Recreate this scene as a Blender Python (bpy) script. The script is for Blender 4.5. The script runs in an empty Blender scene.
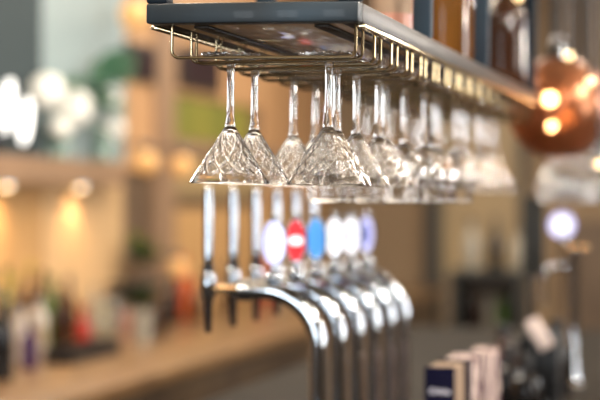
import bpy, bmesh, math, random
from mathutils import Vector, Matrix
random.seed(7)
PI = math.pi
scn = bpy.context.scene
C = scn.collection
# ------------------------------------------------------------------ camera
YAW = math.radians(14.51)
CS, SN = math.cos(YAW), math.sin(YAW)
F = 1700.0
CAMZ = 1.6
cam = bpy.data.cameras.new('camera')
cam.sensor_width = 36.0
cam.lens = F * 36.0 / 600.0
cam.dof.use_dof = True
cam.dof.focus_distance = 2.24
cam.dof.aperture_fstop = 2.55
cam.dof.aperture_blades = 9
cam.clip_start = 0.05
co = bpy.data.objects.new('camera', cam)
C.objects.link(co)
co.location = (0, 0, CAMZ)
co.rotation_euler = (PI / 2, 0, YAW)
scn.camera = co

# bar axes are the world axes: +Y runs along the bar, +X towards the customers
def y_of(px, X):
    t = (px - 300) / F
    return X * (CS + SN * t) / (CS * t - SN)
def x_of(px, Y):
    t = (px - 300) / F
    return Y * (CS * t - SN) / (CS + SN * t)
def dep(X, Y):
    return -X * SN + Y * CS
def z_of(py, X, Y):
    return CAMZ + (200 - py) * dep(X, Y) / F

# ------------------------------------------------------------------ materials
def lin(c):
    return tuple(((v / 255) / 12.92 if v / 255 <= 0.04045 else ((v / 255 + 0.055) / 1.055) ** 2.4) for v in c)
def mat(name, rgb, rough=0.5, metal=0.0, noise=0.12, scale=12.0, trans=0.0, ior=1.5, emit=None, es=0.0, rgb2=None, stretch=None, bump=0.0, coat=0.0, spec=None):
    m = bpy.data.materials.new(name)
    m.use_nodes = True
    nt = m.node_tree
    b = nt.nodes['Principled BSDF']
    col = lin(rgb)
    b.inputs['Roughness'].default_value = rough
    b.inputs['Metallic'].default_value = metal
    b.inputs['IOR'].default_value = ior
    b.inputs['Transmission Weight'].default_value = trans
    b.inputs['Coat Weight'].default_value = coat
    if spec is not None:
        b.inputs['Specular IOR Level'].default_value = spec
    if emit:
        b.inputs['Emission Color'].default_value = (*lin(emit), 1)
        b.inputs['Emission Strength'].default_value = es
    if noise > 0 or rgb2:
        tc = nt.nodes.new('ShaderNodeTexCoord')
        mp = nt.nodes.new('ShaderNodeMapping')
        if stretch:
            mp.inputs['Scale'].default_value = stretch
        nz = nt.nodes.new('ShaderNodeTexNoise')
        nz.inputs['Scale'].default_value = scale
        nz.inputs['Detail'].default_value = 4
        nt.links.new(tc.outputs['Object'], mp.inputs['Vector'])
        nt.links.new(mp.outputs['Vector'], nz.inputs['Vector'])
        r = nt.nodes.new('ShaderNodeValToRGB')
        c2 = lin(rgb2) if rgb2 else tuple(v * (1 - noise * 2) for v in col)
        r.color_ramp.elements[0].position = 0.44 if name == 'floral_print' else 0.35
        r.color_ramp.elements[0].color = (*c2, 1)
        r.color_ramp.elements[1].position = 0.54 if name == 'floral_print' else 0.62
        r.color_ramp.elements[1].color = (*col, 1)
        nt.links.new(nz.outputs['Fac'], r.inputs['Fac'])
        nt.links.new(r.outputs['Color'], b.inputs['Base Color'])
        if bump:
            bp = nt.nodes.new('ShaderNodeBump')
            bp.inputs['Strength'].default_value = bump
            nt.links.new(nz.outputs['Fac'], bp.inputs['Height'])
            nt.links.new(bp.outputs['Normal'], b.inputs['Normal'])
    else:
        b.inputs['Base Color'].default_value = (*col, 1)
    return m

M = {}
M['crystal'] = mat('crystal', (255, 255, 255), 0.032, noise=0, trans=1.0, ior=1.5)
M['clear_glass'] = mat('clear_glass', (240, 246, 244), 0.02, noise=0, trans=1.0, ior=1.45)
M['navy_steel'] = mat('navy_steel', (48, 60, 68), 0.5, 0.4, rgb2=(40, 46, 50), scale=9, coat=0.05)
M['post_steel'] = mat('post_steel', (26, 38, 48), 0.6, 0.1, rgb2=(20, 30, 40), scale=9, spec=0.2)
M['rail_steel'] = mat('rail_steel', (54, 45, 36), 0.4, 0.2, rgb2=(36, 29, 23), scale=9, stretch=(40, 1, 40), spec=0.15)  # brown tone stands in for the warm room reflected in the rails
M['brass_wire'] = mat('brass_wire', (216, 196, 158), 0.16, 1.0, noise=0.06, scale=30)
M['shelf_wood'] = mat('shelf_wood', (196, 160, 118), 0.07, rgb2=(176, 140, 100), scale=5, stretch=(6, 1, 6), coat=0.5)
M['chrome'] = mat('chrome', (186, 192, 200), 0.07, 1.0, noise=0.02)
M['dark_chrome'] = mat('dark_chrome', (104, 106, 112), 0.15, 1.0, noise=0.05)
M['brass'] = mat('brass', (182, 148, 108), 0.22, 1.0, noise=0.06)
M['black'] = mat('black_plastic', (22, 22, 24), 0.4, noise=0.1)
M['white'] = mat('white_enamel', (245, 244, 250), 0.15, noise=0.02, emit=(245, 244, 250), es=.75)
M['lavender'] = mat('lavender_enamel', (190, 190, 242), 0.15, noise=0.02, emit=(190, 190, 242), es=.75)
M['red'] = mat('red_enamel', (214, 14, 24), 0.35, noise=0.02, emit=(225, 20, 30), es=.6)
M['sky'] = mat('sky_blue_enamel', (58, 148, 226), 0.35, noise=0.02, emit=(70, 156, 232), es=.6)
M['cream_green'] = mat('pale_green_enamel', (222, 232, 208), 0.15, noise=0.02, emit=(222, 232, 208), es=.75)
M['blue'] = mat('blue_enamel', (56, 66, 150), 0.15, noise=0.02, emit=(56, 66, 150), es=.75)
M['counter_wood'] = mat('counter_wood', (130, 100, 68), 0.3, rgb2=(98, 72, 46), scale=3, stretch=(8, 1, 8), coat=0.15)
M['counter_front'] = mat('counter_front', (92, 74, 54), 0.5, rgb2=(66, 52, 40), scale=4)
M['bar_top'] = mat('bar_top', (40, 34, 28), 0.7, rgb2=(30, 26, 20), scale=3, stretch=(8, 1, 8), spec=0.08)
M['bar_front'] = mat('bar_front', (48, 42, 36), 0.6)
M['floor'] = mat('floor_boards', (96, 78, 60), 0.4, rgb2=(74, 58, 44), scale=2, stretch=(8, 1, 1))
M['ceiling'] = mat('ceiling_paint', (176, 160, 138), 0.9, noise=0.05)
M['wall_plain'] = mat('wall_plain', (164, 138, 106), 0.8, noise=0.06, scale=2)
M['wall_dark'] = mat('wall_dark', (104, 88, 72), 0.8, noise=0.06, scale=2)
M['wall_end'] = mat('wall_end', (142, 118, 90), 0.8, noise=0.08, scale=1.5)
M['wood_tan'] = mat('wood_tan', (204, 170, 126), 0.5, rgb2=(188, 152, 108), scale=6, stretch=(1, 14, 0.6))
M['wood_gold'] = mat('wood_gold', (188, 148, 98), 0.5, rgb2=(168, 128, 80), scale=6, stretch=(1, 14, 0.6))
M['wood_orange'] = mat('wood_orange', (188, 146, 104), 0.5, rgb2=(166, 124, 84), scale=4, stretch=(1, 8, 0.6))
M['wood_brown'] = mat('wood_brown', (104, 84, 64), 0.55, rgb2=(86, 68, 52), scale=4, stretch=(1, 8, 0.6))
M['wood_post'] = mat('wood_post', (150, 120, 94), 0.5, rgb2=(130, 104, 80), scale=4, stretch=(1, 8, 0.6))
M['teal_dark'] = mat('teal_panel', (40, 54, 58), 0.75, noise=0.06, scale=2)
M['pale_tile'] = mat('pale_tile', (142, 156, 158), 0.5, rgb2=(128, 144, 146), scale=30)
M['screen'] = mat('dark_screen', (40, 26, 34), 0.3, noise=0.1)
M['frame_dark'] = mat('dark_frame', (40, 40, 36), 0.5, noise=0.08)
M['petal'] = mat('white_petal', (252, 252, 246), 0.6, noise=0.02, scale=20)
M['leaf'] = mat('dark_leaf', (52, 92, 66), 0.5, rgb2=(34, 68, 50), scale=15)
M['leaf_light'] = mat('light_leaf', (150, 160, 64), 0.5, rgb2=(110, 130, 48), scale=10)
M['vase_glass'] = mat('vase_glass', (196, 222, 212), 0.08, noise=0, trans=0.7)
M['glow_white'] = mat('glow_white', (255, 255, 255), 0.4, noise=0, emit=(255, 252, 246), es=3)
M['lamp_warm'] = mat('lamp_warm', (255, 240, 214), 0.4, noise=0, emit=(255, 214, 150), es=6)
M['lamp_amber'] = mat('lamp_amber', (214, 164, 104), 0.4, noise=0, emit=(255, 190, 110), es=.28)
M['bulb_hot'] = mat('bulb_hot', (255, 244, 220), 0.4, noise=0, emit=(255, 222, 170), es=150)
M['bead_glow'] = mat('bead_glow', (255, 236, 200), 0.4, noise=0, emit=(255, 214, 150), es=3)
M['glow_pane'] = mat('glow_pane', (156, 132, 94), 0.4, noise=0.1, scale=2, emit=(200, 168, 116), es=0.05)
M['green_pane'] = mat('green_pane', (132, 124, 52), 0.4, rgb2=(104, 106, 46), scale=3, emit=(150, 150, 50), es=0.08)
M['menu_navy'] = mat('menu_navy', (9, 8, 28), 0.7, noise=0.06, spec=0.05)
M['paper'] = mat('paper', (132, 112, 94), 0.7, noise=0.05, scale=60, spec=0.1)
M['floral'] = mat('floral_print', (182, 164, 156), 0.7, rgb2=(58, 16, 36), scale=26, spec=0.1)
M['ink_white'] = mat('ink_white', (220, 216, 228), 0.6, noise=0)
M['napkin'] = mat('napkin', (186, 170, 164), 0.8, noise=0.03)
def bottle_mats():
    cols = dict(green=(70, 108, 40), amber=(98, 64, 28), brown=(60, 36, 24), clear=(170, 164, 150), red=(160, 44, 34), purple=(66, 34, 92), black=(20, 18, 18),
                yellow=(206, 188, 92), white=(186, 176, 166), orange=(200, 92, 48), pink=(160, 116, 100))
    for k, c in cols.items():
        M['b_' + k] = mat('bottle_' + k, c, 0.12, noise=0.04, trans=0.0 if k in ('white', 'black', 'red', 'orange', 'pink') else 0.35, ior=1.4)
bottle_mats()
def copper_glass():
    m = bpy.data.materials.new('copper_glass')
    m.use_nodes = True
    nt = m.node_tree
    nt.nodes.clear()
    out = nt.nodes.new('ShaderNodeOutputMaterial')
    mix = nt.nodes.new('ShaderNodeMixShader')
    tr = nt.nodes.new('ShaderNodeBsdfTransparent')
    tr.inputs['Color'].default_value = (0.8, 0.52, 0.34, 1)
    gl = nt.nodes.new('ShaderNodeBsdfPrincipled')
    gl.inputs['Metallic'].default_value = 0.8
    gl.inputs['Roughness'].default_value = 0.28
    nz = nt.nodes.new('ShaderNodeTexNoise')
    nz.inputs['Scale'].default_value = 16
    nz.inputs['Detail'].default_value = 3
    r = nt.nodes.new('ShaderNodeValToRGB')
    r.color_ramp.elements[0].color = (*lin((112, 74, 52)), 1)
    r.color_ramp.elements[1].color = (*lin((178, 122, 90)), 1)
    tc = nt.nodes.new('ShaderNodeTexCoord')
    nt.links.new(tc.outputs['Object'], nz.inputs['Vector'])
    nt.links.new(nz.outputs['Fac'], r.inputs['Fac'])
    nt.links.new(r.outputs['Color'], gl.inputs['Base Color'])
    mix.inputs['Fac'].default_value = 0.87
    nt.links.new(tr.outputs[0], mix.inputs[1])
    nt.links.new(gl.outputs[0], mix.inputs[2])
    nt.links.new(mix.outputs[0], out.inputs['Surface'])
    return m
M['copper'] = copper_glass()

# ------------------------------------------------------------------ mesh helpers
def obj(name, bm, m, parent=None, smooth=True, loc=None, angle=35):
    me = bpy.data.meshes.new(name)
    bmesh.ops.recalc_face_normals(bm, faces=bm.faces[:])
    if smooth:
        for f in bm.faces:
            f.smooth = True
        lim = math.radians(angle)
        for e in bm.edges:
            if len(e.link_faces) == 2 and e.calc_face_angle(0) > lim:
                e.smooth = False
    bm.to_mesh(me)
    bm.free()
    me.materials.append(m)
    o = bpy.data.objects.new(name, me)
    C.objects.link(o)
    if parent:
        o.parent = parent
    if loc is not None:
        o.location = loc
    return o
def box(bm, c, s, bev=0.0, rot=None):
    g = bmesh.ops.create_cube(bm, size=1.0)
    vs = g['verts']
    mt = Matrix.Diagonal((s[0], s[1], s[2], 1))
    if rot is not None:
        mt = rot @ mt
    mt = Matrix.Translation(c) @ mt
    bmesh.ops.transform(bm, matrix=mt, verts=vs)
    if bev:
        es = list({e for v in vs for e in v.link_edges})
        bmesh.ops.bevel(bm, geom=es, offset=bev, segments=2, affect='EDGES', profile=0.5)
def lathe(bm, prof, seg=32, c=(0, 0, 0), cap=True):
    rings = []
    for r, z in prof:
        if r < 1e-6:
            rings.append([bm.verts.new((c[0], c[1], c[2] + z))])
        else:
            rings.append([bm.verts.new((c[0] + r * math.cos(2 * PI * i / seg), c[1] + r * math.sin(2 * PI * i / seg), c[2] + z)) for i in range(seg)])
    for a, b in zip(rings, rings[1:]):
        for i in range(seg):
            j = (i + 1) % seg
            if len(a) == 1 and len(b) == 1:
                continue
            if len(a) == 1:
                bm.faces.new((a[0], b[j], b[i]))
            elif len(b) == 1:
                bm.faces.new((a[i], a[j], b[0]))
            else:
                bm.faces.new((a[i], a[j], b[j], b[i]))
    if cap:
        for rg in (rings[0], rings[-1]):
            if len(rg) > 1:
                bm.faces.new(rg)
    return rings
def tube(bm, pts, r, seg=12, closed=False):
    pts = [Vector(p) for p in pts]
    rs = r if isinstance(r, (list, tuple)) else [r] * len(pts)
    prev = None
    rings = []
    for i, p in enumerate(pts):
        if i == 0:
            d = pts[1] - pts[0]
        elif i == len(pts) - 1:
            d = pts[-1] - pts[-2]
        else:
            d = (pts[i + 1] - p).normalized() + (p - pts[i - 1]).normalized()
        d.normalize()
        if prev is None:
            n = d.orthogonal().normalized()
        else:
            n = (prev - d * prev.dot(d)).normalized()
        prev = n
        b = d.cross(n)
        rings.append([bm.verts.new(p + rs[i] * (math.cos(2 * PI * k / seg) * n + math.sin(2 * PI * k / seg) * b)) for k in range(seg)])
    for a, b in zip(rings, rings[1:]):
        for k in range(seg):
            bm.faces.new((a[k], a[(k + 1) % seg], b[(k + 1) % seg], b[k]))
    bm.faces.new(rings[0][::-1])
    bm.faces.new(rings[-1])
def arc(c, r, a0, a1, n=8, plane='xz'):
    out = []
    for i in range(n + 1):
        a = a0 + (a1 - a0) * i / n
        out.append((c[0] + r * math.cos(a), c[1], c[2] + r * math.sin(a)))
    return out
def thing(name, label, cat, loc=(0, 0, 0), rotz=0, group=None):
    o = bpy.data.objects.new(name, None)
    o.empty_display_size = 0.05
    C.objects.link(o)
    o.location = loc
    o.rotation_euler = (0, 0, rotz)
    o['label'] = label
    o['category'] = cat
    if group:
        o['group'] = group
    return o
def tag(o, label, cat, group=None, kind=None):
    o['label'] = label
    o['category'] = cat
    if group:
        o['group'] = group
    if kind:
        o['kind'] = kind
    return o
def dup(root, loc, rotz, label, group=None):
    r = root.copy()
    C.objects.link(r)
    r.location = loc
    r.rotation_euler = (0, 0, rotz)
    r['label'] = label
    if group:
        r['group'] = group
    for ch in list(root.children):
        c = ch.copy()
        C.objects.link(c)
        c.parent = r
        for g in list(ch.children):
            d = g.copy()
            C.objects.link(d)
            d.parent = c
    return r
def struct(name, bm, m, parent=None, smooth=False):
    o = obj(name, bm, m, parent, smooth)
    if parent is None:
        o['kind'] = 'structure'
    return o
def sbox(name, lo, hi, m, parent=None, bev=0.0):
    bm = bmesh.new()
    box(bm, [(a + b) / 2 for a, b in zip(lo, hi)], [b - a for a, b in zip(lo, hi)], bev)
    return struct(name, bm, m, parent)
def pbox(name, lo, hi, m, parent, bev=0.0):
    bm = bmesh.new()
    box(bm, [(a + b) / 2 for a, b in zip(lo, hi)], [b - a for a, b in zip(lo, hi)], bev)
    return obj(name, bm, m, parent)

# ------------------------------------------------------------------ room shell
XL, XR, YN, YF, ZC = -3.1, 3.2, -3.0, 13.0, 3.15
sbox('floor', (XL - .2, YN - .2, -.1), (XR + .2, YF + .2, 0), M['floor'])
sbox('ceiling', (XL - .2, YN - .2, ZC), (XR + .2, YF + .2, ZC + .1), M['ceiling'])
sbox('wall_left', (XL - .2, YN, 0), (XL, YF, ZC), M['wood_brown'])
sbox('wall_right', (XR, YN, 0), (XR + .2, YF, ZC), M['wall_dark'])
sbox('wall_far', (XL - .2, YF, 0), (XR + .2, YF + .2, ZC), M['wall_end'])
sbox('wall_near', (XL - .2, YN - .2, 0), (XR + .2, YN, ZC), M['wall_dark'])

# panelling on the left wall, each run between two sight-line columns of the photo
CZ = 0.957          # back counter height
SH = 1.79           # ledge top
def lwall(name, p0, p1, z0, z1, m, t0=0.0, t1=0.03):
    return sbox(name, (XL + t0, y_of(p0, XL + t1), z0), (XL + t1, y_of(p1, XL + t1), z1), m, None, 0.003)
lwall('trim_1', -260, 42, SH, ZC, M['teal_dark'])
lwall('trim_2', 42, 125, SH, ZC, M['pale_tile'])
lwall('trim_3', -260, 42, 0, 1.68, M['wood_gold'])
# grooved tan boards
bm = bmesh.new()
ya, yb = y_of(42, XL + .03), y_of(122, XL + .03)
nb = 14
for i in range(nb):
    w = (yb - ya) / nb
    box(bm, (XL + .02, ya + (i + .5) * w, 0.84), (.035, w - .006, 1.68), 0.003)
struct('trim_4', bm, M['wood_tan'])
ledge = sbox('trim_5', (XL, y_of(-260, XL + .1), 1.67), (XL + .14, y_of(125, XL + .14), SH), M['wood_post'], None, 0.005)
lwall('trim_6', 125, 160, 1.75, ZC, M['wood_orange'])
lwall('trim_7', 158, 176, 0, ZC, M['wood_post'], 0, .06)
lwall('trim_8', 176, 262, 2.2, ZC, M['wood_orange'])
lwall('trim_9', 176, 330, 0, 1.55, M['wood_gold'])
lwall('trim_10', 176, 330, 1.87, 1.94, M['wood_post'], 0, .08)
lwall('trim_11', 262, 330, 1.55, ZC, M['wood_orange'])
lwall('window_1', 176, 262, 1.62, 1.87, M['glow_pane'])
lwall('window_2', 176, 250, 1.95, 2.18, M['green_pane'], 0, .05)

# ------------------------------------------------------------------ back bar counter
cy1 = 12.4
t = thing('back_counter', 'long brown wooden back counter carrying the bottles along the wall', 'counter', (-2.6, 8, 0))
pbox('worktop', (-.5, -5, CZ - .05), (.5, 4.4, CZ), M['counter_wood'], t, 0.006)
pbox('front_panel', (-.49, -4.95, 0), (.44, 4.35, CZ - .05), M['counter_front'], t)

# ------------------------------------------------------------------ dark screens high on the left wall
def screen(label, p0, p1, y0, y1):
    X = XL + .06
    Y0, Y1 = y_of(p0, X), y_of(p1, X)
    ym = (Y0 + Y1) / 2
    z0, z1 = z_of(y1, X, ym), z_of(y0, X, ym)
    t = thing('wall_screen', label, 'screen', (X - .03, ym, z0), 0, 'dark screens on the wooden wall')
    pbox('screen_frame', (0, -(Y1 - Y0) / 2, 0), (.03, (Y1 - Y0) / 2, z1 - z0), M['frame_dark'], t, .004)
    pbox('screen_face', (.03, -(Y1 - Y0) / 2 + .02, .02), (.034, (Y1 - Y0) / 2 - .02, z1 - z0 - .02), M['screen'], t)
screen('dark screen on the orange wooden wall, in the open beside the pale tiles', 130, 157, 44, 81)
screen('dark screen on the wooden wall partly behind the rack front corner', 182, 222, 50, 90)

# ------------------------------------------------------------------ two glowing lobes added for blurred bright spots on dark panel
X = XL + .1
Yl = y_of(11, X)
t = thing('twin_glow', 'bright white twin shapes added in place of blurred bright spots on the dark teal panel', 'bright spots', (XL + .03, Yl, z_of(150, X, Yl)))
bm = bmesh.new(); box(bm, (.02, 0, .1), (.04, .1, .16), .006); obj('back_plate', bm, M['dark_chrome'], t)
for (px, py, hh) in ((1, 106, .115), (19, 121, .1)):
    yy = y_of(px, X); zz = z_of(py, X, yy) - t.location.z
    bm = bmesh.new()
    lathe(bm, [(0, -hh), (.010, -hh * .93), (.018, -hh * .6), (.022, 0), (.018, hh * .6), (.010, hh * .93), (0, hh)], 20)
    bmesh.ops.rotate(bm, cent=(0, 0, 0), matrix=Matrix.Rotation(math.radians(-14), 3, 'X'), verts=bm.verts[:])
    obj('lamp_shade', bm, M['glow_white'], t, loc=(.1, yy - Yl, zz))
    bm = bmesh.new(); tube(bm, [(.02, (yy - Yl) * .4, .1), (.1, yy - Yl, zz)], .008); obj('bracket', bm, M['dark_chrome'], t)

# ------------------------------------------------------------------ flowers on the ledge
def bloom_bm(r, n=90):
    bm = bmesh.new()
    bmesh.ops.create_icosphere(bm, subdivisions=2, radius=r * .82)
    for i in range(n):
        z = 1 - 2 * (i + .5) / n
        a = i * 2.39996
        q = math.sqrt(1 - z * z)
        d = Vector((q * math.cos(a), q * math.sin(a), z))
        u = d.orthogonal().normalized(); v = d.cross(u)
        c = d * r * random.uniform(.86, 1.0)
        s = r * .24
        for k in range(4):
            ca, cb = k * PI / 2 + i, (k + .8) * PI / 2 + i
            p1 = bm.verts.new(c); p2 = bm.verts.new(c + s * (u * math.cos(ca) + v * math.sin(ca)) + d * s * .25)
            p3 = bm.verts.new(c + s * 1.25 * (u * math.cos((ca + cb) / 2) + v * math.sin((ca + cb) / 2)) + d * s * .2)
            p4 = bm.verts.new(c + s * (u * math.cos(cb) + v * math.sin(cb)) + d * s * .25)
            bm.faces.new((p1, p2, p3, p4))
    return bm
def leaf_bm(L, w):
    bm = bmesh.new()
    n = 8
    row = []
    for i in range(n + 1):
        s = i / n
        ww = w * math.sin(PI * min(1, s * .98 + .02)) ** .8
        z = -.25 * L * s * s
        row.append([bm.verts.new((L * s, k * ww, z + abs(k) * ww * .3)) for k in (-1, 0, 1)])
    for a, b in zip(row, row[1:]):
        for k in range(2):
            bm.faces.new((a[k], a[k + 1], b[k + 1], b[k]))
    return bm
def flowers(label, px, blooms, leaves):
    X0 = XL + .085
    Y0 = y_of(px, X0)
    t = thing('flower_vase', label, 'flowers', (X0, Y0, SH), 0, 'flower vases on the ledge')
    bm = bmesh.new()
    lathe(bm, [(0, 0), (.04, 0), (.05, .01), (.052, .09), (.038, .14), (.042, .16), (.037, .16), (.033, .14), (.045, .09), (.044, .015), (0, .012)], 24)
    obj('vase', bm, M['vase_glass'], t)
    for (bx, by, br) in blooms:
        yy = y_of(bx, X0 + .03)
        zz = z_of(by, X0 + .03, yy) - SH
        b = obj('bloom', bloom_bm(br), M['petal'], t, loc=(.03, yy - Y0, zz))
        bm = bmesh.new(); tube(bm, [(0, 0, .05), (.01, (yy - Y0) * .3, max(.1, zz * .5)), (.03, yy - Y0, zz)], .004, 8); obj('stem', bm, M['leaf'], t)
    for (bx, by, L, az, el) in leaves:
        yy = y_of(bx, X0 + .04); zz = z_of(by, X0 + .04, yy) - SH
        o = obj('leaf', leaf_bm(L, L * .3), M['leaf'], t, loc=(.06, yy - Y0, zz))
        o.rotation_euler = (0.5, el, min(az, 1.5))
flowers('glass vase with three large white blooms on the ledge beside the dark panel', 60, [(47, 92, .078), (72, 108, .09), (60, 128, .05)],
        [(62, 88, .16, 1.2, -.5), (84, 128, .14, .8, .3), (42, 130, .13, 2.2, .3), (80, 92, .14, .4, -.9)])
flowers('glass vase with white blooms and tall dark green leaves by the pale panel edge', 104, [(108, 100, .06), (112, 128, .06)],
        [(94, 90, .24, 1.4, -1.0), (102, 84, .26, 1.1, -.8), (92, 104, .2, 2.2, -.6), (112, 84, .22, 1.6, -.5), (100, 112, .2, 1.2, -.4), (98, 74, .2, .9, -.9), (88, 84, .18, 2.4, -.4)])

# ------------------------------------------------------------------ niche downlights (fixture + light)
def niche_light(label, px, py, power=8):
    X0 = XL + .085
    Y0 = y_of(px, X0)
    t = thing('downlight', label, 'downlight', (X0, Y0, 1.67), 0, 'recessed downlights under the ledge')
    bm = bmesh.new(); lathe(bm, [(.022, 0), (.036, 0), (.036, -.012), (.022, -.006)], 24, cap=False); obj('ring', bm, M['chrome'], t)
    bm = bmesh.new(); lathe(bm, [(0, -.026), (.014, -.023), (.024, -.014), (.027, -.005), (0, -.003)], 20, cap=False); obj('lens', bm, M['lamp_warm'], t)
    l = bpy.data.lights.new('niche_spot', 'SPOT'); l.energy = power; l.color = (1, .72, .42); l.spot_size = 2.4; l.spot_blend = .8; l.shadow_soft_size = .03
    lo = bpy.data.objects.new('niche_spot', l); C.objects.link(lo); lo.location = (X0 + .03, Y0, 1.635)
niche_light('small warm downlight under the ledge over the golden panel', 6, 186)
niche_light('small warm downlight under the ledge over the pale grooved panel', 80, 190)

# ------------------------------------------------------------------ lamps among the wooden wall
def globe_lamp(label, X0, px, py, r, m, cord_to=ZC, group='small lit globes'):
    Y0 = y_of(px, X0); z0 = z_of(py, X0, Y0)
    t = thing('globe_lamp', label, 'lamp', (X0, Y0, z0), 0, group)
    bm = bmesh.new(); bmesh.ops.create_uvsphere(bm, u_segments=20, v_segments=12, radius=r); obj('globe', bm, m, t)
    bm = bmesh.new(); lathe(bm, [(r * .35, r * .9), (r * .4, r * 1.4), (r * .15, r * 1.7)], 16); obj('socket', bm, M['dark_chrome'], t)
    if cord_to:
        bm = bmesh.new(); tube(bm, [(0, 0, r * 1.6), (0, 0, cord_to - z0)], .004, 8); obj('cord', bm, M['black'], t)
    else:
        bm = bmesh.new(); tube(bm, [(0, 0, r * 1.5), (-.06, 0, r * 1.5), (XL + .03 - X0, 0, r * 1.5)], .006, 8); obj('bracket', bm, M['dark_chrome'], t)
    return t
globe_lamp('warm glowing globe lamp near the ceiling left of the rack corner', XL + .2, 134, 14, .075, M['lamp_amber'])
globe_lamp('soft amber globe wall lamp on the brown post level with the ledge', XL + .2, 146, 162, .06, M['lamp_amber'], None)
globe_lamp('amber globe wall lamp left of the tap spouts, above the glass jars', XL + .2, 178, 268, .05, M['lamp_amber'], None)
globe_lamp('warm globe wall lamp just beside the first glass rim', XL + .2, 182, 166, .06, M['lamp_amber'], None)
for px, py, lab in ((501, 12, 'small glowing bead added as a bright spot right of the second dark rack post'), (518, -3, 'small glowing bead added as a bright spot, cut by the top edge of the photo'),
                    (569, 56, 'small glowing bead added as a bright spot just above the copper pendant'), (590, 82, 'small glowing bead added as a bright spot upper right of the copper pendant'),
                    (599, 164, 'lowest small glowing bead added as a bright spot, at the right edge below the copper pendant')):
    Yp = 4.03  # glowing beads on cords, put in as stand-ins for small bright spots
    globe_lamp(lab, x_of(px, Yp), px, py, .010, M['bead_glow'], ZC, 'small bright spots added around the pendant')

# ------------------------------------------------------------------ bottles
def bottle_parts(t, h, r, bm_m, cap_m, lab_m, style=0):
    bm = bmesh.new()
    if style == 0:      # shouldered spirit bottle
        pr = [(0, 0), (r * .92, 0), (r, .008), (r, h * .58), (r * .92, h * .64), (r * .45, h * .73), (r * .36, h * .78), (r * .36, h * .92), (0, h * .92)]
    elif style == 1:    # wine bottle
        pr = [(0, 0), (r * .95, 0), (r, .006), (r, h * .52), (r * .85, h * .62), (r * .45, h * .7), (r * .38, h * .76), (r * .36, h * .93), (0, h * .93)]
    else:               # squat decanter
        pr = [(0, 0), (r * .9, 0), (r, .01), (r * 1.05, h * .5), (r * .9, h * .62), (r * .4, h * .68), (r * .35, h * .86), (0, h * .86)]
    lathe(bm, pr, 24)
    obj('glass_body', bm, bm_m, t)
    top = pr[-1][1]
    bm = bmesh.new(); lathe(bm, [(0, top - .012), (r * .42, top - .012), (r * .42, h), (0, h)], 18); obj('cap', bm, cap_m, t)
    if lab_m:
        bm = bmesh.new(); lathe(bm, [(r * 1.012, h * .16), (r * 1.012, h * .46)], 24, cap=False); obj('paper_label', bm, lab_m, t)
def bottle(label, loc, h, r, m, cap='black', lab=None, style=0, group=None):
    t = thing('bottle', label, 'bottle', (loc[0], loc[1], loc[2] + .001), random.random() * 6, group)
    bottle_parts(t, h, r, M[m], M[cap], M[lab] if lab else None, style)
    return t
G = 'bottles on the back counter'
def cb(px, X, h, r, m, cap, lab, style, label):
    bottle(label, (X, y_of(px, X), CZ), h, r, m, cap, lab, style, G)
M['label_paper'] = mat('label_paper', (150, 132, 108), 0.7, noise=0.05)
cb(1, -2.55, .33, .045, 'b_black', 'black', None, 1, 'black bottle at the left edge of the photo on the back counter')
cb(7, -3.0, .36, .032, 'b_yellow', 'b_green', 'label_paper', 1, 'tall yellow-green bottle behind the black one at the left edge')
cb(15, -2.92, .33, .032, 'b_brown', 'b_yellow', 'label_paper', 1, 'slim brown bottle with a yellow cap near the left edge')
cb(21, -2.76, .25, .034, 'b_white', 'b_brown', None, 0, 'short whitish bottle standing before the yellow-capped bottles')
cb(29, -2.62, .19, .03, 'b_purple', 'black', 'b_purple', 0, 'small purple bottle among the bottle cluster')
cb(30, -3.0, .37, .032, 'b_amber', 'b_yellow', 'label_paper', 1, 'tall amber bottle with a yellow cap behind the purple bottle')
cb(39, -2.78, .27, .036, 'b_white', 'b_brown', 'label_paper', 0, 'broad white-labelled bottle in the middle of the cluster')
cb(43, -3.0, .33, .03, 'b_brown', 'b_brown', None, 1, 'dark brown wine bottle behind the white-labelled bottle')
cb(51, -2.9, .32, .032, 'b_green', 'b_green', None, 1, 'tall green wine bottle in the bottle cluster')
cb(60, -2.8, .27, .034, 'b_brown', 'b_brown', 'b_brown', 0, 'all-brown bottle between the green and amber ones')
cb(69, -2.95, .30, .032, 'b_amber', 'black', 'b_brown', 0, 'amber bottle with a brown label behind the red bottle')
cb(83, -2.74, .19, .03, 'b_red', 'b_red', None, 2, 'bright red bottle at the right end of the cluster')
cb(94, -2.98, .24, .032, 'b_clear', 'b_clear', None, 0, 'clear bottle just right of the red bottle')
cb(127, -2.8, .17, .032, 'b_pink', 'black', None, 2, 'pinkish squat bottle right of the two clear jars')
cb(158, -2.64, .2, .03, 'b_brown', 'b_brown', None, 0, 'brown bottle beside the pale tumbler')
cb(172, -2.86, .24, .036, 'b_black', 'black', None, 0, 'black bottle left of the tall orange bottle')
cb(184, -2.92, .34, .04, 'b_orange', 'b_orange', 'b_orange', 0, 'tall orange bottle left of the first tap spout')
cb(196, -2.78, .22, .04, 'b_amber', 'b_amber', None, 2, 'squat amber bottle beneath the first tap spout')
cb(226, -2.85, .3, .034, 'b_brown', 'black', None, 1, 'dark brown bottle between the first and second tap handles')
cb(265, -2.9, .32, .045, 'b_red', 'b_red', 'b_red', 0, 'red bottle seen under the curve of the first tap')
cb(282, -2.85, .28, .04, 'b_clear', 'b_clear', None, 0, 'clear bottle seen under the first tap, right of the red one')
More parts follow.
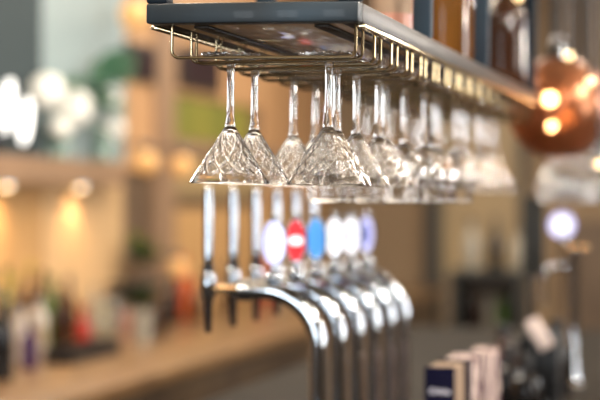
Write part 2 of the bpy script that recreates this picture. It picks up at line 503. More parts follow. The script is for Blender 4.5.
# tray under the cluster
Xa = -2.72
t = thing('bottle_tray', 'low black tray in front of the bottle cluster', 'tray', (Xa + .14, (y_of(25, Xa) + y_of(76, Xa)) / 2, CZ))
hw = (y_of(76, Xa) - y_of(25, Xa)) / 2
pbox('tray_floor', (-.06, -hw, 0), (.06, hw, .006), M['black'], t)
for a, b in (((-.06, -hw, .006), (-.052, hw, .06)), ((.052, -hw, .006), (.06, hw, .06)), ((-.052, -hw, .006), (.052, -hw + .008, .06)), ((-.052, hw - .008, .006), (.052, hw, .06))):
    pbox('tray_side', a, b, M['black'], t)
def jar(label, px, X, h, r):
    t = thing('glass_jar', label, 'jar', (X, y_of(px, X), CZ), 0, 'clear jars on the back counter')
    bm = bmesh.new(); lathe(bm, [(0, 0), (r, 0), (r, h * .86), (r * .8, h * .92), (r * .75, h * .92), (r * .9, h * .84), (r * .92, .012), (0, .01)], 24); obj('jar_body', bm, M['clear_glass'], t)
    bm = bmesh.new(); lathe(bm, [(0, h * .92), (r * .82, h * .92), (r * .82, h), (0, h)], 24); obj('lid', bm, M['dark_chrome'], t)
jar('tall clear jar on the back counter, nearer the red bottle', 106, -2.85, .2, .045)
jar('tall clear jar on the back counter, before the brown post', 115, -2.9, .2, .042)
t = thing('tumbler', 'pale glass tumbler on the back counter beside the low potted plant', 'glass', (-2.6, y_of(142, -2.6), CZ))
bm = bmesh.new(); lathe(bm, [(0, 0), (.042, 0), (.05, .15), (.047, .15), (.039, .012), (0, .012)], 24); obj('tumbler_body', bm, M['b_clear'], t)
# plants on two little wall shelves
def wall_shelf(label, Y0, z0):
    s = thing('wall_shelf', 'small dark shelf on the brown wall under a potted plant', 'shelf', (XL, Y0, z0), 0)
    pbox('shelf_board', (.01, -.16, -.02), (.26, .16, 0), M['frame_dark'], s, .003)
    for yy in (-.12, .12):
        pbox('bracket', (.01, yy - .01, -.09), (.03, yy + .01, -.02), M['frame_dark'], s)
def wall_plant(label, px, py):
    X0 = XL + .16; Y0 = y_of(px, X0); z0 = z_of(py, X0, Y0) if py else CZ + .001
    if py:
        wall_shelf(label, Y0, z0)
    t = thing('potted_plant', label[1], 'plant', (X0, Y0, z0 + .001), 0, 'potted plants by the brown wall')
    bm = bmesh.new(); lathe(bm, [(0, 0), (.05, 0), (.065, .1), (.058, .1), (.05, .085), (0, .085)], 20); obj('pot', bm, M['wood_brown'], t)
    for i in range(22):
        o = obj('leaf', leaf_bm(random.uniform(.09, .15), .035), M['leaf'] if i % 3 else M['leaf_light'], t, loc=(0, 0, .09 + random.uniform(0, .06)))
        o.rotation_euler = (0, random.uniform(-1.1, -.1), i * 2.4)
wall_plant(('the upper plant', 'leafy green potted plant on the small dark wall shelf'), 141, 282)
wall_plant(('', 'leafy green potted plant standing low on the back counter'), 140, None)

# ------------------------------------------------------------------ far end wall
def fwall(name, p0, p1, z0, z1, m, t=.05):
    return sbox(name, (x_of(p0, YF - t), YF - t, z0), (x_of(p1, YF - t), YF, z1), m, None, .004)
fwall('trim_12', 425, 441, 0, ZC, M['frame_dark'], .1)
fwall('window_3', 441, 520, 1.0, 2.4, M['glow_pane'], .03)
fwall('trim_13', 519, 526, 0, ZC, M['frame_dark'], .08)
fwall('trim_14', 560, 640, 0.4, 1.45, M['wood_brown'], .06)
# dark dresser in front of the far window
def dresser(label, p0, p1, Yd, zt, grp=None):
    xa, xb = x_of(p0, Yd), x_of(p1, Yd)
    t = thing('dresser', label, 'dresser', ((xa + xb) / 2, Yd, 0))
    w = (xb - xa) / 2
    pbox('side_panel', (-w, 0, 0), (-w + .03, .4, zt), M['frame_dark'], t)
    pbox('side_panel', (w - .03, 0, 0), (w, .4, zt), M['frame_dark'], t)
    pbox('back_panel', (-w + .03, .38, 0), (w - .03, .4, zt), M['wood_brown'], t)
    for k in range(4):
        z = .1 + k * (zt - .13) / 3
        pbox('shelf', (-w + .03, 0, z), (w - .03, .38, z + .03), M['frame_dark'], t)
    for zz in (.5, .85):
        for i in range(4):
            pass
    return xa, xb, t
xa, xb, dr = dresser('dark open shelving unit by the far beige window', 450, 522, 9.6, 1.2)
kz = .1 + 2 * (1.2 - .13) / 3 + .03
for i, m in enumerate(('b_black', 'b_brown', 'b_clear', 'b_green', 'b_black')):
    bottle(['black bottle first from the column on the far shelving unit', 'brown bottle second on the far shelving unit', 'clear bottle in the middle of the far shelving unit',
            'green bottle fourth on the far shelving unit', 'black bottle last on the far shelving unit'][i], (xa + .07 + i * (xb - xa - .14) / 4, 9.78, kz), (.26, .22, .25, .24, .26)[i], .026, m, 'black', None, i % 2, 'bottles on the far shelving unit')
for i, (m, hh) in enumerate((('b_clear', .3), ('b_black', .3), ('b_clear', .24))):
    bottle(['clear bottle on top of the shelving unit near the dark column', 'black bottle on top of the shelving unit, middle', 'short clear bottle on top of the shelving unit'][i],
           (xa + .1 + i * .14, 9.75, 1.2), hh, .045, m, 'black', None, 1, 'bottles on top of the far shelving unit')

# ------------------------------------------------------------------ overhead glass racks
ZB = 1.822            # underside of the frame
ZW = 1.781            # wire height
FX0, FX1 = -.738, -.459
PITCH, PAIR = .112, .040
HB = .026
TILT = math.radians(.85)     # the rack hangs slightly out of level
def wire_bm(xl, xr, dyl):
    bm = bmesh.new()
    r = .010
    pts = [(xl, 0, ZB - ZW)]
    pts += arc((xl + r, 0, r), r, PI, 1.5 * PI, 6)
    pts += arc((xr - r, 0, r), r, 1.5 * PI, 2 * PI, 6)
    pts += [(xr, 0, ZB - ZW)]
    pts = [(p[0], dyl * min(1, max(0, (xr - r - p[0]) / (xr - xl - 2 * r))), p[2]) for p in pts]
    tube(bm, pts, .0021, 10)
    return bm
def make_rack(Y0, nrows, label, posts, DX=0.0):
    yf = Y0 - .038
    TZ = -FX1 * math.sin(TILT)
    ye = Y0 + nrows * PITCH + PAIR + .03
    t = thing('glass_rack', label, 'glass rack', (DX, yf, ZB - TZ), 0, 'overhead glass racks')
    t.rotation_euler = (0, TILT, 0)
    L = ye - yf
    def B(name, lo, hi, m, bev=.002):
        return pbox(name, lo, hi, m, t, bev)
    w = .028
    B('front_bar', (FX0, 0, 0), (FX1, w, HB), M['navy_steel'], .003)
    B('rear_bar', (FX0, L - w, 0), (FX1, L, HB), M['navy_steel'], .003)
    B('side_rail', (FX1 - w, w, 0), (FX1, L - w, HB), M['rail_steel'])
    B('side_rail', (FX0, w, 0), (FX0 + w, L - w, HB), M['rail_steel'])
    B('rail_lip', (FX1 - .008, w, -.005), (FX1 + .003, L - w, 0), M['brass_wire'], .001)
    B('rail_lip', (FX0 - .003, w, -.005), (FX0 + .008, L - w, 0), M['brass_wire'], .001)
    B('shelf_board', (FX0 + w, w, .0), (FX1 - w, L - w, HB - .002), M['shelf_wood'])
    B('support_strip', (-.682, w, -.004), (-.662, L - w, .0), M['rail_steel'], .001)
    B('support_strip', (-.522, w, -.004), (-.502, L - w, .0), M['rail_steel'], .001)
    for py in posts:
        for xx in (FX0, FX1 - w):
            B('post', (xx, py - yf - w / 2, HB), (xx + w, py - yf + w / 2, ZC - ZB - .014), M['post_steel'], .003)
    protos = {}
    for n in range(nrows + 1):
        for k in (0, 1):
            y = Y0 + n * PITCH + k * PAIR - yf
            dl = 0 if (n == 0 and k == 0) else (-.009, .041)[k]
            if n == nrows and k == 1:
                dl = 0
            if dl not in protos:
                protos[dl] = obj('wire_hook', wire_bm(-.715, -.470, dl), M['brass_wire'], t, loc=(0, y, ZW - ZB))
            else:
                o = protos[dl].copy(); C.objects.link(o); o.location = (0, y, ZW - ZB)
    return t
RY = 2.099
NR = 16
make_rack(RY, NR, 'overhead navy steel glass rack with brass wire hooks, in focus above the taps', (RY - .024, 2.58, 3.19, RY + NR * PITCH + PAIR + .016))
RY2, NR2, DX2 = 5.0, 14, .12
make_rack(RY2, NR2, 'second overhead glass rack, blurred behind the copper pendant', (RY2 - .024, 5.75, RY2 + NR2 * PITCH + PAIR + .016), DX2)

# ------------------------------------------------------------------ glasses (built hanging: foot up, origin on the rim plane)
def ring_surface(bm, prof, seg, cut=None):
    rings = []
    for j, (r, z) in enumerate(prof):
        if r < 1e-6:
            rings.append([bm.verts.new((0, 0, z))])
        else:
            rr = []
            for i in range(seg):
                a = 2 * PI * i / seg
                q = r - (cut(i / seg, j) if cut else 0)
                rr.append(bm.verts.new((q * math.cos(a), q * math.sin(a), z)))
            rings.append(rr)
    for a, b in zip(rings, rings[1:]):
        for i in range(seg):
            j = (i + 1) % seg
            if len(a) == 1:
                bm.faces.new((a[0], b[j], b[i]))
            elif len(b) == 1:
                bm.faces.new((a[i], a[j], b[0]))
            else:
                bm.faces.new((a[i], a[j], b[j], b[i]))
def tri(x):
    x = x % 1.0
    return 1 - abs(2 * x - 1)
def fix_open(o):
    return o
def gobj(name, bm, t, flip):
    me = bpy.data.meshes.new(name)
    for f in bm.faces:
        f.smooth = True
    for e in bm.edges:
        if len(e.link_faces) == 2 and e.calc_face_angle(0) > math.radians(40):
            e.smooth = False
    if flip:
        bmesh.ops.reverse_faces(bm, faces=bm.faces[:])
    bm.to_mesh(me); bm.free()
    me.materials.append(M['crystal'])
    o = bpy.data.objects.new(name, me); C.objects.link(o); o.parent = t
    return o
def make_martini():
    t = thing('hanging_martini_glass', '', 'martini glass')
    H = .1706; R = .054; zb = .076     # total height, rim radius, bowl height
    seg, nv = 360, 104
    bm = bmesh.new()
    # outer cone from the stem joint down to the rim, with diamond cutting
    prof = []
    for j in range(nv + 1):
        s = j / nv
        r = .0068 + (R - .0068) * (s ** .97)
        prof.append((r, zb * (1 - s)))
    def cut(u, j):
        if j > nv:
            return 0
        s = j / nv
        if s < .07 or s > .86:
            return 0
        n = 13
        r = .0068 + (R - .0068) * s
        k = 3.4
        d = min(tri(u * n + s * k), tri(u * n - s * k))
        d2 = min(tri(u * n * 3 + s * k * 3 + .5), tri(u * n * 3 - s * k * 3 + .5))
        g = max(0, 1 - d / .24) + .25 * max(0, 1 - d2 / .5)
        fade = min(1, (s - .07) / .08) * min(1, (.86 - s) / .04)
        return .0012 * g * fade * min(1, r / .02)
    prof += [(R - .0003, -.0005), (R - .0009, -.0005), (R - .0013, .0001)]
    ni = 24
    for j in range(1, ni + 1):
        q = 1 - .93 * j / ni
        rr = .0068 + (R - .0068) * (q ** .97) - .0020 - .0042 * (1 - q) ** 3
        prof.append((max(rr, .0005) if j < ni else 0, zb * (1 - q)))
    ring_surface(bm, prof, seg, cut)
    gobj('bowl', bm, t, True)
    # stem
    bm = bmesh.new()
    zt = H - .006
    pr = [(.0068, zb), (.0070, zb + .003), (.0060, zb + .008), (.0050, zb + .016), (.0045, zb + .035), (.0046, zb + .06), (.0052, zb + .076), (.0066, zt - .004), (.009, zt)]
    ring_surface(bm, pr, 24)
    gobj('stem', bm, t, False)
    # foot
    bm = bmesh.new()
    pr = [(.009, zt), (.014, zt + .0016), (.020, zt + .0020), (.028, zt + .0026), (.034, zt + .0030), (.0388, zt + .0034), (.0398, zt + .0046), (.0398, zt + .0066), (.0388, zt + .0076), (.034, zt + .0074), (.028, zt + .0070), (.020, zt + .0064), (.012, zt + .0058), (0, zt + .0052)]
    ring_surface(bm, pr, 160)
    for v in bm.verts:
        rr = math.hypot(v.co.x, v.co.y)
        if v.co.z > zt + .0046 and rr > .005:
            v.co.z += .0024 * tri(math.atan2(v.co.y, v.co.x) / (2 * PI) * 20) * min(1, rr / .03) - .0006 * tri(rr / .008)
    gobj('foot', bm, t, False)
    return t, H
def make_tall():
    t = thing('hanging_wine_glass', '', 'wine glass')
    H = .196; R = .032
    bm = bmesh.new()
    zb = .098
    prof = []
    nv = 26
    for j in range(nv + 1):
        s = j / nv
        r = .0056 + (.037 - .0056) * math.sin(min(1, s / .55) * PI / 2) ** .8 if s < .55 else .037 - (.037 - R) * ((s - .55) / .45)
        prof.append((r, zb * (1 - s)))
    def cut(u, j):
        if j > nv: return 0
        s = j / nv
        if s < .08 or s > .7: return 0
        return .0011 * (1 - min(tri(u * 12 + s * 3), tri(u * 12 - s * 3)))
    prof += [(R - .0008, -.0005), (R - .0014, .0003)]
    for j in range(nv - 1, 0, -1):
        r, z = prof[j]
        prof.append((max(r - .0020, .0008), z - .0015 * (1 - j / nv) - .002 * (1 - j / nv)))
    prof.append((0, zb - .006))
    ring_surface(bm, prof, 72, cut)
    gobj('bowl', bm, t, True)
    zt = H - .006
    bm = bmesh.new()
    ring_surface(bm, [(.0056, zb), (.0058, zb + .004), (.0042, zb + .015), (.0038, zb + .04), (.004, zb + .07), (.0056, zt - .004), (.008, zt)], 20)
    gobj('stem', bm, t, False)
    bm = bmesh.new()
    ring_surface(bm, [(.008, zt), (.014, zt + .0016), (.028, zt + .0026), (.0385, zt + .0034), (.0392, zt + .0044), (.0385, zt + .0056), (.028, zt + .006), (0, zt + .005)], 48)
    gobj('foot', bm, t, False)
    return t, H
mart, MH = make_martini()
tall, TH = make_tall()
FOOTZ = ZW + .0062    # foot rests on the wires (lowest flat of the foot underside)
ordinal = ['first', 'second', 'third', 'fourth', 'fifth', 'sixth', 'seventh', 'eighth', 'ninth', 'tenth', 'eleventh', 'twelfth', 'thirteenth', 'fourteenth', 'fifteenth', 'sixteenth']
def row_y(n, y0=RY):
    return y0 + n * PITCH + .084
state = {'m': False, 't': False}
def hang(kind, X, Y, label, group, DX=0.0):
    proto, H = (mart, MH) if kind == 'm' else (tall, TH)
    z = FOOTZ - (H - .006 + .0030) + math.sin(TILT) * (FX1 - X)
    X += DX - math.sin(TILT) * .16
    if not state[kind]:
        state[kind] = True
        proto.location = (X, Y, z); proto['label'] = label; proto['group'] = group
        proto.rotation_mode = 'ZYX'
        proto.rotation_euler = (0, TILT, random.random() * 6)
        return proto
    r = dup(proto, (X, Y, z), 0, label, group)
    r.rotation_mode = 'ZYX'
    r.rotation_euler = (0, TILT, random.random() * 6)
    return r
GM = 'cut crystal martini glasses hanging in the first rack'
GW = 'tall glasses hanging in the first rack'
left_px = {0: 231, 1: 255, 3: 294, 4: 316}
right_px = {0: 329, 1: 337, 2: 357, 3: 379, 4: 386}
nl = nr = 0
for n in range(NR):
    Y = row_y(n)
    if n < 5:
        if n in left_px:
            hang('m', x_of(left_px[n], Y), Y, ['', '', '', ''][0] + 'cut crystal martini glass hanging %s in the left line, counted from the rack front' % ordinal[nl], GM); nl += 1
        hang('m', x_of(right_px[n], Y), Y, 'cut crystal martini glass hanging %s in the right line, counted from the rack front' % ordinal[nr], GM); nr += 1
    elif n < 10:
        hang('t', -.661 + random.uniform(-.012, .012), Y, 'blurred tall wine glass, %s of five in the left line behind the martini glasses' % ordinal[n - 5], GW)
        hang('t', -.53 + random.uniform(-.012, .012), Y, 'blurred tall wine glass, %s of five in the right line behind the martini glasses' % ordinal[n - 5], GW)
    else:
        hang('m', -.662 + random.uniform(-.006, .006), Y, 'blurred martini glass at the rack far end, %s of six in the left line' % ordinal[n - 10], GM)
        hang('m', -.532 + random.uniform(-.006, .006), Y, 'blurred martini glass at the rack far end, %s of six in the right line' % ordinal[n - 10], GM)
for n in range(NR2):
    Y = row_y(n, RY2)
    if True:
        hang('t', -.661 + random.uniform(-.01, .01), Y, 'blurred wine glass hanging %s in the left line of the second rack' % ordinal[n], 'glasses hanging in the second rack', DX2)
    hang('t', -.53 + random.uniform(-.01, .01), Y, 'blurred wine glass hanging %s in the right line of the second rack' % ordinal[n], 'glasses hanging in the second rack', DX2)

# ------------------------------------------------------------------ bottles on the rack shelf
SZ = ZB + HB + .001
GS = 'bottles standing on the rack shelf'
def sb(px, X, h, r, m, cap, lab, st, label):
    bottle(label, (X, y_of(px, X), SZ), h, r, m, cap, lab, st, GS)
sb(391, -.535, .27, .034, 'b_pink', 'black', 'paper', 0, 'pink-labelled bottle on the rack shelf nearest the front corner')
sb(412, -.535, .27, .034, 'b_pink', 'b_red', 'b_red', 0, 'pinkish bottle on the rack shelf just before the second post')
sb(446, -.545, .28, .042, 'b_amber', 'black', None, 0, 'amber bottle on the rack shelf right behind the second post')
sb(466, -.54, .28, .042, 'b_amber', 'b_brown', 'b_amber', 0, 'amber bottle on the rack shelf between the two dark posts')
bottle('broad brown bottle on the rack shelf just before the last post', (-.515, 3.84, SZ), .28, .05, 'b_brown', 'black', 'b_brown', 0, GS)

# ------------------------------------------------------------------ bar counter
BZ = 1.08
t = thing('bar_counter', 'dark wooden bar counter under the taps and menus', 'counter', (-.75, 4, 0))
pbox('worktop', (-.6, -2.6, BZ - .05), (.45, 2.9, BZ), M['bar_top'], t, .006)
pbox('front_panel', (-.52, -2.5, 0), (.37, 2.8, BZ - .05), M['bar_front'], t)

# ------------------------------------------------------------------ beer taps
TX, RX, BX = -.730, -.936, -.812
def make_tap():
    t = thing('beer_tap', '', 'beer tap')
    bm = bmesh.new()
    zt = 1.437 - BZ; r = .1
    pts = [(0, 0, .012), (0, 0, .12), (0, 0, zt - r)] + arc((-r, 0, zt - r), r, 0, PI / 2, 12)[1:] + [(-.136, 0, zt)]
    tube(bm, pts, .0165, 20)
    obj('curved_tube', bm, M['chrome'], t)
    bm = bmesh.new(); lathe(bm, [(0, 0), (.036, 0), (.036, .006), (.03, .012), (.018, .016), (0, .016)], 28); obj('base_flange', bm, M['chrome'], t)
    bm = bmesh.new()
    def hcyl(x0, x1, rr, z):
        tube(bm, [(x0, 0, z), (x1, 0, z)], rr, 18)
    hcyl(-.128, -.146, .0195, zt); obj('collar', bm, M['chrome'], t)
    bm = bmesh.new(); hcyl(-.146, -.206, .0065, zt + .002); obj('shank', bm, M['brass'], t)
    xr = RX - TX
    bm = bmesh.new(); lathe(bm, [(0, -.022), (.0085, -.022), (.0125, -.012), (.0135, .008), (.0135, .026), (.009, .034), (0, .034)], 20, (xr, 0, zt)); obj('valve_body', bm, M['chrome'], t)
    bm = bmesh.new(); lathe(bm, [(0, -.078), (.0062, -.078), (.0072, -.05), (.0085, -.022), (0, -.022)], 18, (xr, 0, zt)); obj('spout', bm, M['dark_chrome'], t)
    bm = bmesh.new(); lathe(bm, [(0, .034), (.011, .034), (.0115, .039), (.011, .044), (0, .044)], 18, (xr, 0, zt)); obj('handle_collar', bm, M['black'], t)
    bm = bmesh.new(); lathe(bm, [(0, .044), (.0088, .044), (.0094, .06), (.0094, .12), (.0092, .17), (.0075, .184), (0, .188)], 20, (xr, 0, zt)); obj('handle', bm, M['chrome'], t)
    # badge on a short stem over the bend
    xb = BX - TX; zc = 1.523 - BZ
    bm = bmesh.new(); tube(bm, [(xb, 0, zt + .002), (xb, 0, zc - .038)], .006, 12); obj('badge_stem', bm, M['chrome'], t)
    bm = bmesh.new(); bmesh.ops.create_uvsphere(bm, u_segments=24, v_segments=16, radius=.016); obj('glint_knob', bm, M['chrome'], t, loc=(xb, 0, zt + .022))  # chrome balls added below and above the badge to catch glints
    bm = bmesh.new(); bmesh.ops.create_uvsphere(bm, u_segments=20, v_segments=12, radius=.0075); obj('glint_ball', bm, M['chrome'], t, loc=(xb, .005, zc + .047))
    return t
def oval(w, h, d, y0):
    bm = bmesh.new()
    n = 40
    a = [bm.verts.new((w * math.cos(2 * PI * i / n), y0, h * math.sin(2 * PI * i / n))) for i in range(n)]
    b = [bm.verts.new((w * math.cos(2 * PI * i / n), y0 + d, h * math.sin(2 * PI * i / n))) for i in range(n)]
    for i in range(n):
        bm.faces.new((a[i], a[(i + 1) % n], b[(i + 1) % n], b[i]))
    bm.faces.new(a); bm.faces.new(b)
    return bm
def rim_oval(w, h):
    bm = bmesh.new()
    n = 40
    loop = []
    for i in range(n):
        ca, sa = math.cos(2 * PI * i / n), math.sin(2 * PI * i / n)
        rr = [((w + p) * ca, q, (h + p) * sa) for p, q in ((0, -.001), (.0015, -.001), (.0015, .011), (0, .011))]
        loop.append([bm.verts.new(v) for v in rr])
    for i in range(n):
        A, B2 = loop[i], loop[(i + 1) % n]
        for k in range(4):
            bm.faces.new((A[k], A[(k + 1) % 4], B2[(k + 1) % 4], B2[k]))
    return bm
def badge(t, w, mains, emblem):
    xb = BX - TX; zc = 1.523 - BZ
    b = obj('badge', oval(w, .040, .010, 0), M[mains], t, loc=(xb, 0, zc))
    obj('badge_rim', rim_oval(w, .040), M['dark_chrome'], b)
    if emblem:
        m, ew, eh, ox = emblem
        obj('emblem', oval(ew, eh, .001, -.001), M[m], b, loc=(ox, 0, 0))
    return b
tapp = make_tap()
STEP = .157
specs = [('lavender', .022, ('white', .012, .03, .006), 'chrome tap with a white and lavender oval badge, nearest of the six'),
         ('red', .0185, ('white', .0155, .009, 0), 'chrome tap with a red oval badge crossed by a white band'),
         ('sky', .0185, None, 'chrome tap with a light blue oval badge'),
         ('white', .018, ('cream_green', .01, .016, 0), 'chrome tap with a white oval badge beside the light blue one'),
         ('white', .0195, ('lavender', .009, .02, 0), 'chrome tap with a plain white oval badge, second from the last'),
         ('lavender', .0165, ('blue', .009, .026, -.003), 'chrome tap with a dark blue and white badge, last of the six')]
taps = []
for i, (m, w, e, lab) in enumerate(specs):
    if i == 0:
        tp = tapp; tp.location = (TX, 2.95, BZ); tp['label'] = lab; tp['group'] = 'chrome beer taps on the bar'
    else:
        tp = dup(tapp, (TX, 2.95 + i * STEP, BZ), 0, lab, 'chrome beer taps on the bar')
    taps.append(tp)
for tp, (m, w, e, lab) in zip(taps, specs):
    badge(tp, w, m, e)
# a slimmer straight column tap farther along the bar
Yt = 4.75; Xt = x_of(573, Yt)
t = thing('column_tap', 'slim chrome column tap with a round white and blue badge under the copper pendant', 'beer tap', (Xt, Yt, BZ))
zt = z_of(250, Xt, Yt) - BZ
bm = bmesh.new(); lathe(bm, [(0, 0), (.03, 0), (.03, .008), (.02, .02), (.0165, .03), (.0165, zt - .03), (.02, zt - .02), (.02, zt - .005), (0, zt)], 24); obj('column', bm, M['chrome'], t)
bm = bmesh.new()
tube(bm, [(-.01, 0, zt - .04), (-.05, 0, zt - .045)] + [(-.05 - .03 * math.sin(a), 0, zt - .075 + .03 * math.cos(a)) for a in (.5, 1.0, 1.57)] + [(-.08, 0, zt - .15)], .0075, 12); obj('spout', bm, M['chrome'], t)
for dx in (-.012, .01, .032):
    bm = bmesh.new(); bmesh.ops.create_uvsphere(bm, u_segments=16, v_segments=10, radius=.0125); obj('brass_knob', bm, M['brass'], t, loc=(dx, -.012, zt + .006))
xb = x_of(562, Yt) - Xt; zb_ = z_of(225, Xt, Yt) - BZ
bm = bmesh.new(); tube(bm, [(0, 0, zt - .003), (xb, 0, zb_ - .03)], .006, 10); obj('badge_stem', bm, M['chrome'], t)
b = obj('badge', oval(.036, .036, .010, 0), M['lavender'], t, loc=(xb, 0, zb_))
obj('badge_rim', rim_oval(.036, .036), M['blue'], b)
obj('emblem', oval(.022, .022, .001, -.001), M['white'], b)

# ------------------------------------------------------------------ copper pendant
Yp = 4.24
Xp = x_of(558, Yp)
zp = z_of(108, Xp, Yp)
R = .128
t = thing('pendant_lamp', 'round copper glass pendant lamp glowing with a bright bulb and its reflection built as a smaller bulb', 'pendant lamp', (Xp, Yp, zp))
bm = bmesh.new()
prof = [(.05, -R * .9)]
for i in range(1, 24):
    a = -PI / 2 + PI * (i + 2) / 27
    prof.append((R * math.cos(a), R * math.sin(a)))
prof.append((.02, R * .99))
lathe(bm, prof, 48, cap=False)
obj('lamp_shade', bm, M['copper'], t)
bm = bmesh.new(); lathe(bm, [(0, R * .93), (.03, R * .93), (.026, R * 1.15), (.012, R * 1.4), (0, R * 1.4)], 24); obj('cap', bm, M['dark_chrome'], t)
bm = bmesh.new(); tube(bm, [(0, 0, R * 1.38), (0, 0, ZC - zp)], .006, 10); obj('cord', bm, M['black'], t)
bm = bmesh.new(); tube(bm, [(0, 0, R * .93), (0, 0, .07)], .013, 12); obj('socket', bm, M['black'], t)
for (px, py, rr, mm) in ((550, 99, .017, 'bulb_hot'), (552, 126, .011, 'bulb_hot')):  # lower, smaller bulb is added in place of the upper one's reflection
    bm = bmesh.new(); bmesh.ops.create_uvsphere(bm, u_segments=18, v_segments=12, radius=rr)
    zz = z_of(py, Xp, Yp) - zp
    b = obj('bulb', bm, M[mm], t, loc=(x_of(px, Yp) - Xp, 0, zz))
    bm = bmesh.new(); tube(bm, [(0, 0, rr * .8), (-(x_of(px, Yp) - Xp), 0, .075 - zz)], .004, 8); obj('bulb_stem', bm, M['brass'], b)

# ------------------------------------------------------------------ menus on the bar
def menu(label, px, Ym, w, d, ztop, covers, rot=0, text=None):
    X0 = x_of(px, Ym)
    t = thing('menu_booklet', label, 'menu', (X0, Ym, BZ), rot, 'menu booklets standing on the bar')
    h = ztop - BZ
    pbox('front_cover', (-w / 2, 0, 0), (w / 2, .004, h), M[covers[0]], t, .001)
    pbox('back_cover', (-w / 2, d - .004, 0), (w / 2, d, h), M[covers[0]], t, .001)
    pbox('page_block', (-w / 2 + .001, .004, .002), (w / 2 - .003, d - .004, h - .004), M[covers[1]], t)
    if text:
        cu = bpy.data.curves.new('lettering', 'FONT'); cu.body = text; cu.size = .0145; cu.align_x = 'CENTER'; cu.shear = .25; cu.extrude = .0003
        o = bpy.data.objects.new('lettering', cu); C.objects.link(o); o.parent = t
        o.location = (0, -.0006, h - .050); o.rotation_euler = (PI / 2, 0, 0)
        cu.materials.append(M['ink_white'])
        bpy.context.view_layer.update()
        me = bpy.data.meshes.new_from_object(o.evaluated_get(bpy.context.evaluated_depsgraph_get()))
        me.name = 'lettering'
        bpy.data.objects.remove(o)
        me.materials.clear(); me.materials.append(M['ink_white'])
        o = bpy.data.objects.new('lettering', me); C.objects.link(o); o.parent = t
        o.location = (0, -.0006, h - .050); o.rotation_euler = (PI / 2, 0, 0)
    return t
Ym = 3.12
menu('dark navy menu booklet with white lettering, front one on the bar', 439.5, Ym, .057, .14, z_of(367, x_of(440, Ym), Ym), ('menu_navy', 'paper'), 0, 'Drinks')
menu('navy-fronted menu stack with pink floral pages behind the lettered menu', 456, 3.3, .060, .17, z_of(359, x_of(456, 3.3), 3.3), ('menu_navy', 'floral'))
menu('pink and white floral menu stack, rearmost of the three', 472, 3.52, .056, .22, z_of(356, x_of(472, 3.52), 3.52), ('floral', 'floral'))

# ------------------------------------------------------------------ dark things at the far end of the bar
def napkin_holder(px, py):
    Yh = 4.35; X0 = x_of(px, Yh)
    t = thing('napkin_holder', 'dark holder with white napkins leaning out, before the far taps', 'napkin holder', (X0, Yh, BZ))
    pbox('holder_base', (-.05, -.05, 0), (.05, .05, .01), M['black'], t, .002)
    pbox('holder_side', (-.05, -.05, .01), (-.044, .05, .17), M['black'], t, .002)
    pbox('holder_side', (.044, -.05, .01), (.05, .05, .17), M['black'], t, .002)
    pbox('holder_back', (-.044, .044, .01), (.044, .05, .19), M['black'], t, .002)
    bm = bmesh.new(); box(bm, (-.002, 0, .178), (.034, .05, .085), .004, Matrix.Rotation(math.radians(-32), 4, 'Y'))
    obj('napkins', bm, M['napkin'], t)
napkin_holder(540, 325)
bottle('dark bottle at the far bar end, left of the napkin holder', (x_of(509, 4.2), 4.2, BZ), .16, .034, 'b_black', 'black', None, 2, 'dark bottles at the bar end')
bottle('dark bottle at the far bar end, right behind the napkin holder', (x_of(556, 4.55), 4.55, BZ), .2, .042, 'b_black', 'black', None, 0, 'dark bottles at the bar end')
bottle('brown bottle at the far bar end next to the menu stacks', (x_of(503, 4.5), 4.5, BZ), .19, .04, 'b_brown', 'black', None, 0, 'dark bottles at the bar end')
bottle('black bottle at the far bar end under the napkin holder front', (x_of(527, 4.06), 4.06, BZ), .15, .034, 'b_black', 'black', None, 2, 'dark bottles at the bar end')
# small sign panel behind the far taps
Ys = 5.35
t = thing('standing_sign', 'dark blank standing panel behind the far taps', 'sign', (x_of(533, Ys), Ys, BZ))
pbox('sign_panel', (-.035, 0, .28), (.035, .012, z_of(196, x_of(533, Ys), Ys) - BZ), M['frame_dark'], t, .002)
bm = bmesh.new(); tube(bm, [(0, .006, .01), (0, .006, .29)], .008, 12); obj('pole', bm, M['dark_chrome'], t)
bm = bmesh.new(); lathe(bm, [(0, 0), (.05, 0), (.05, .008), (.012, .014), (0, .014)], 24, (0, .006, 0)); obj('base', bm, M['dark_chrome'], t)

# ------------------------------------------------------------------ lights
def area(name, loc, target, sx, sy, power, col):
    l = bpy.data.lights.new(name, 'AREA'); l.shape = 'RECTANGLE'; l.size = sx; l.size_y = sy; l.energy = power; l.color = col
    o = bpy.data.objects.new(name, l); C.objects.link(o); o.location = loc
    o.rotation_euler = (Vector(target) - Vector(loc)).to_track_quat('-Z', 'Y').to_euler()
    return o
for k in range(3):
    area('window_daylight', (-2.2 + k * 1.0, -2.9, 1.9), (-1.4 + k * .5, 3, 1.6), .45, 1.7, 42, (.88, .95, 1))
area('side_fill', (3.1, 3.0, 1.9), (-1, 3.6, 1.6), 1.2, 1.3, 55, (1, .96, .9))  # added light at the right wall for bright hooks and stems, no window
area('far_fill', (3.1, 7.5, 2.2), (-3.1, 7.5, 2.0), 3.0, 1.6, 150, (.95, .97, 1))  # added cool light to brighten the upper left wall, no window
area('ceiling_fill', (-1.9, 8.2, 3.1), (-1.9, 8.2, 0), 1.6, 6.0, 150, (1, .9, .76))  # unseen overhead fills for the back of the room, no fixtures built
area('ceiling_fill', (.4, 10.5, 3.1), (.2, 11.5, 0), 2.5, 3.5, 120, (1, .9, .74))
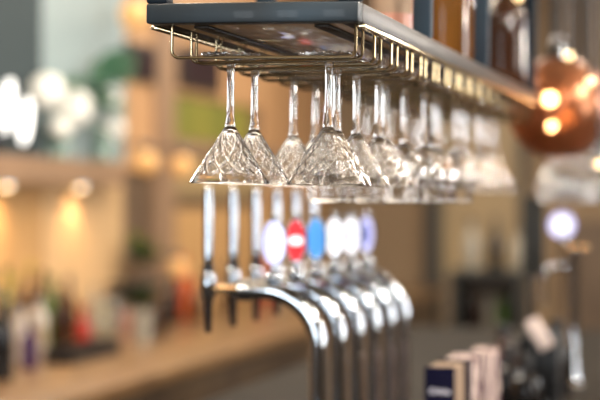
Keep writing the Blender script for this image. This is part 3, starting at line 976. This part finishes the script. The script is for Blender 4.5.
def point(loc, power, col, r):  # unseen bare point lights, added for sparkle on chrome and glass
    l = bpy.data.lights.new('sparkle_point', 'POINT'); l.energy = power; l.color = col; l.shadow_soft_size = r
    o = bpy.data.objects.new('sparkle_point', l); C.objects.link(o); o.location = loc
for p in ((-1.6, 1.2, 2.9), (-1.5, 3.9, 2.9), (-.2, 6.4, 2.9), (-1.9, 5.6, 2.9)):
    point(p, 30, (1, .87, .7), .08)
for p in ((.5, 2.0, 2.7), (.7, 3.6, 2.5), (.5, 5.0, 2.7), (-2.4, 4.6, 2.2), (.9, 4.6, 2.1)):
    point(p, 42, (1, .9, .78), .09)
def spot(loc, target, power, deg, col=(1, .9, .76)):  # unseen spots, added to raise glints on taps and hanging glasses
    l = bpy.data.lights.new('glint_spot', 'SPOT'); l.energy = power; l.color = col; l.spot_size = math.radians(deg); l.spot_blend = .5; l.shadow_soft_size = .12
    o = bpy.data.objects.new('glint_spot', l); C.objects.link(o); o.location = loc
    o.rotation_euler = (Vector(target) - Vector(loc)).to_track_quat('-Z', 'Y').to_euler()
spot((.4, 1.6, 2.95), (-.8, 3.3, 1.45), 170, 36)
spot((-.1, 1.0, 2.95), (-.8, 3.3, 1.45), 150, 30, (1, .97, .92))
spot((-2.2, 2.0, 2.95), (-.8, 3.3, 1.45), 130, 36)
spot((1.2, 3.6, 2.95), (-.6, 3.9, 1.6), 110, 50)
spot((1.0, 2.0, 2.6), (-.6, 3.2, 1.65), 120, 44, (1, .97, .92))
spot((.9, 5.6, 2.95), (-.45, 5.8, 1.65), 170, 55)
w = bpy.data.worlds.new('world'); scn.world = w; w.use_nodes = True
w.node_tree.nodes['Background'].inputs['Color'].default_value = (.6, .54, .47, 1)
w.node_tree.nodes['Background'].inputs['Strength'].default_value = .45
scn.view_settings.view_transform = 'Standard'
scn.view_settings.look = 'None'
scn.cycles.use_denoising = True
scn.cycles.max_bounces = 16
scn.cycles.transmission_bounces = 16
scn.cycles.glossy_bounces = 6
scn.cycles.sample_clamp_indirect = 25
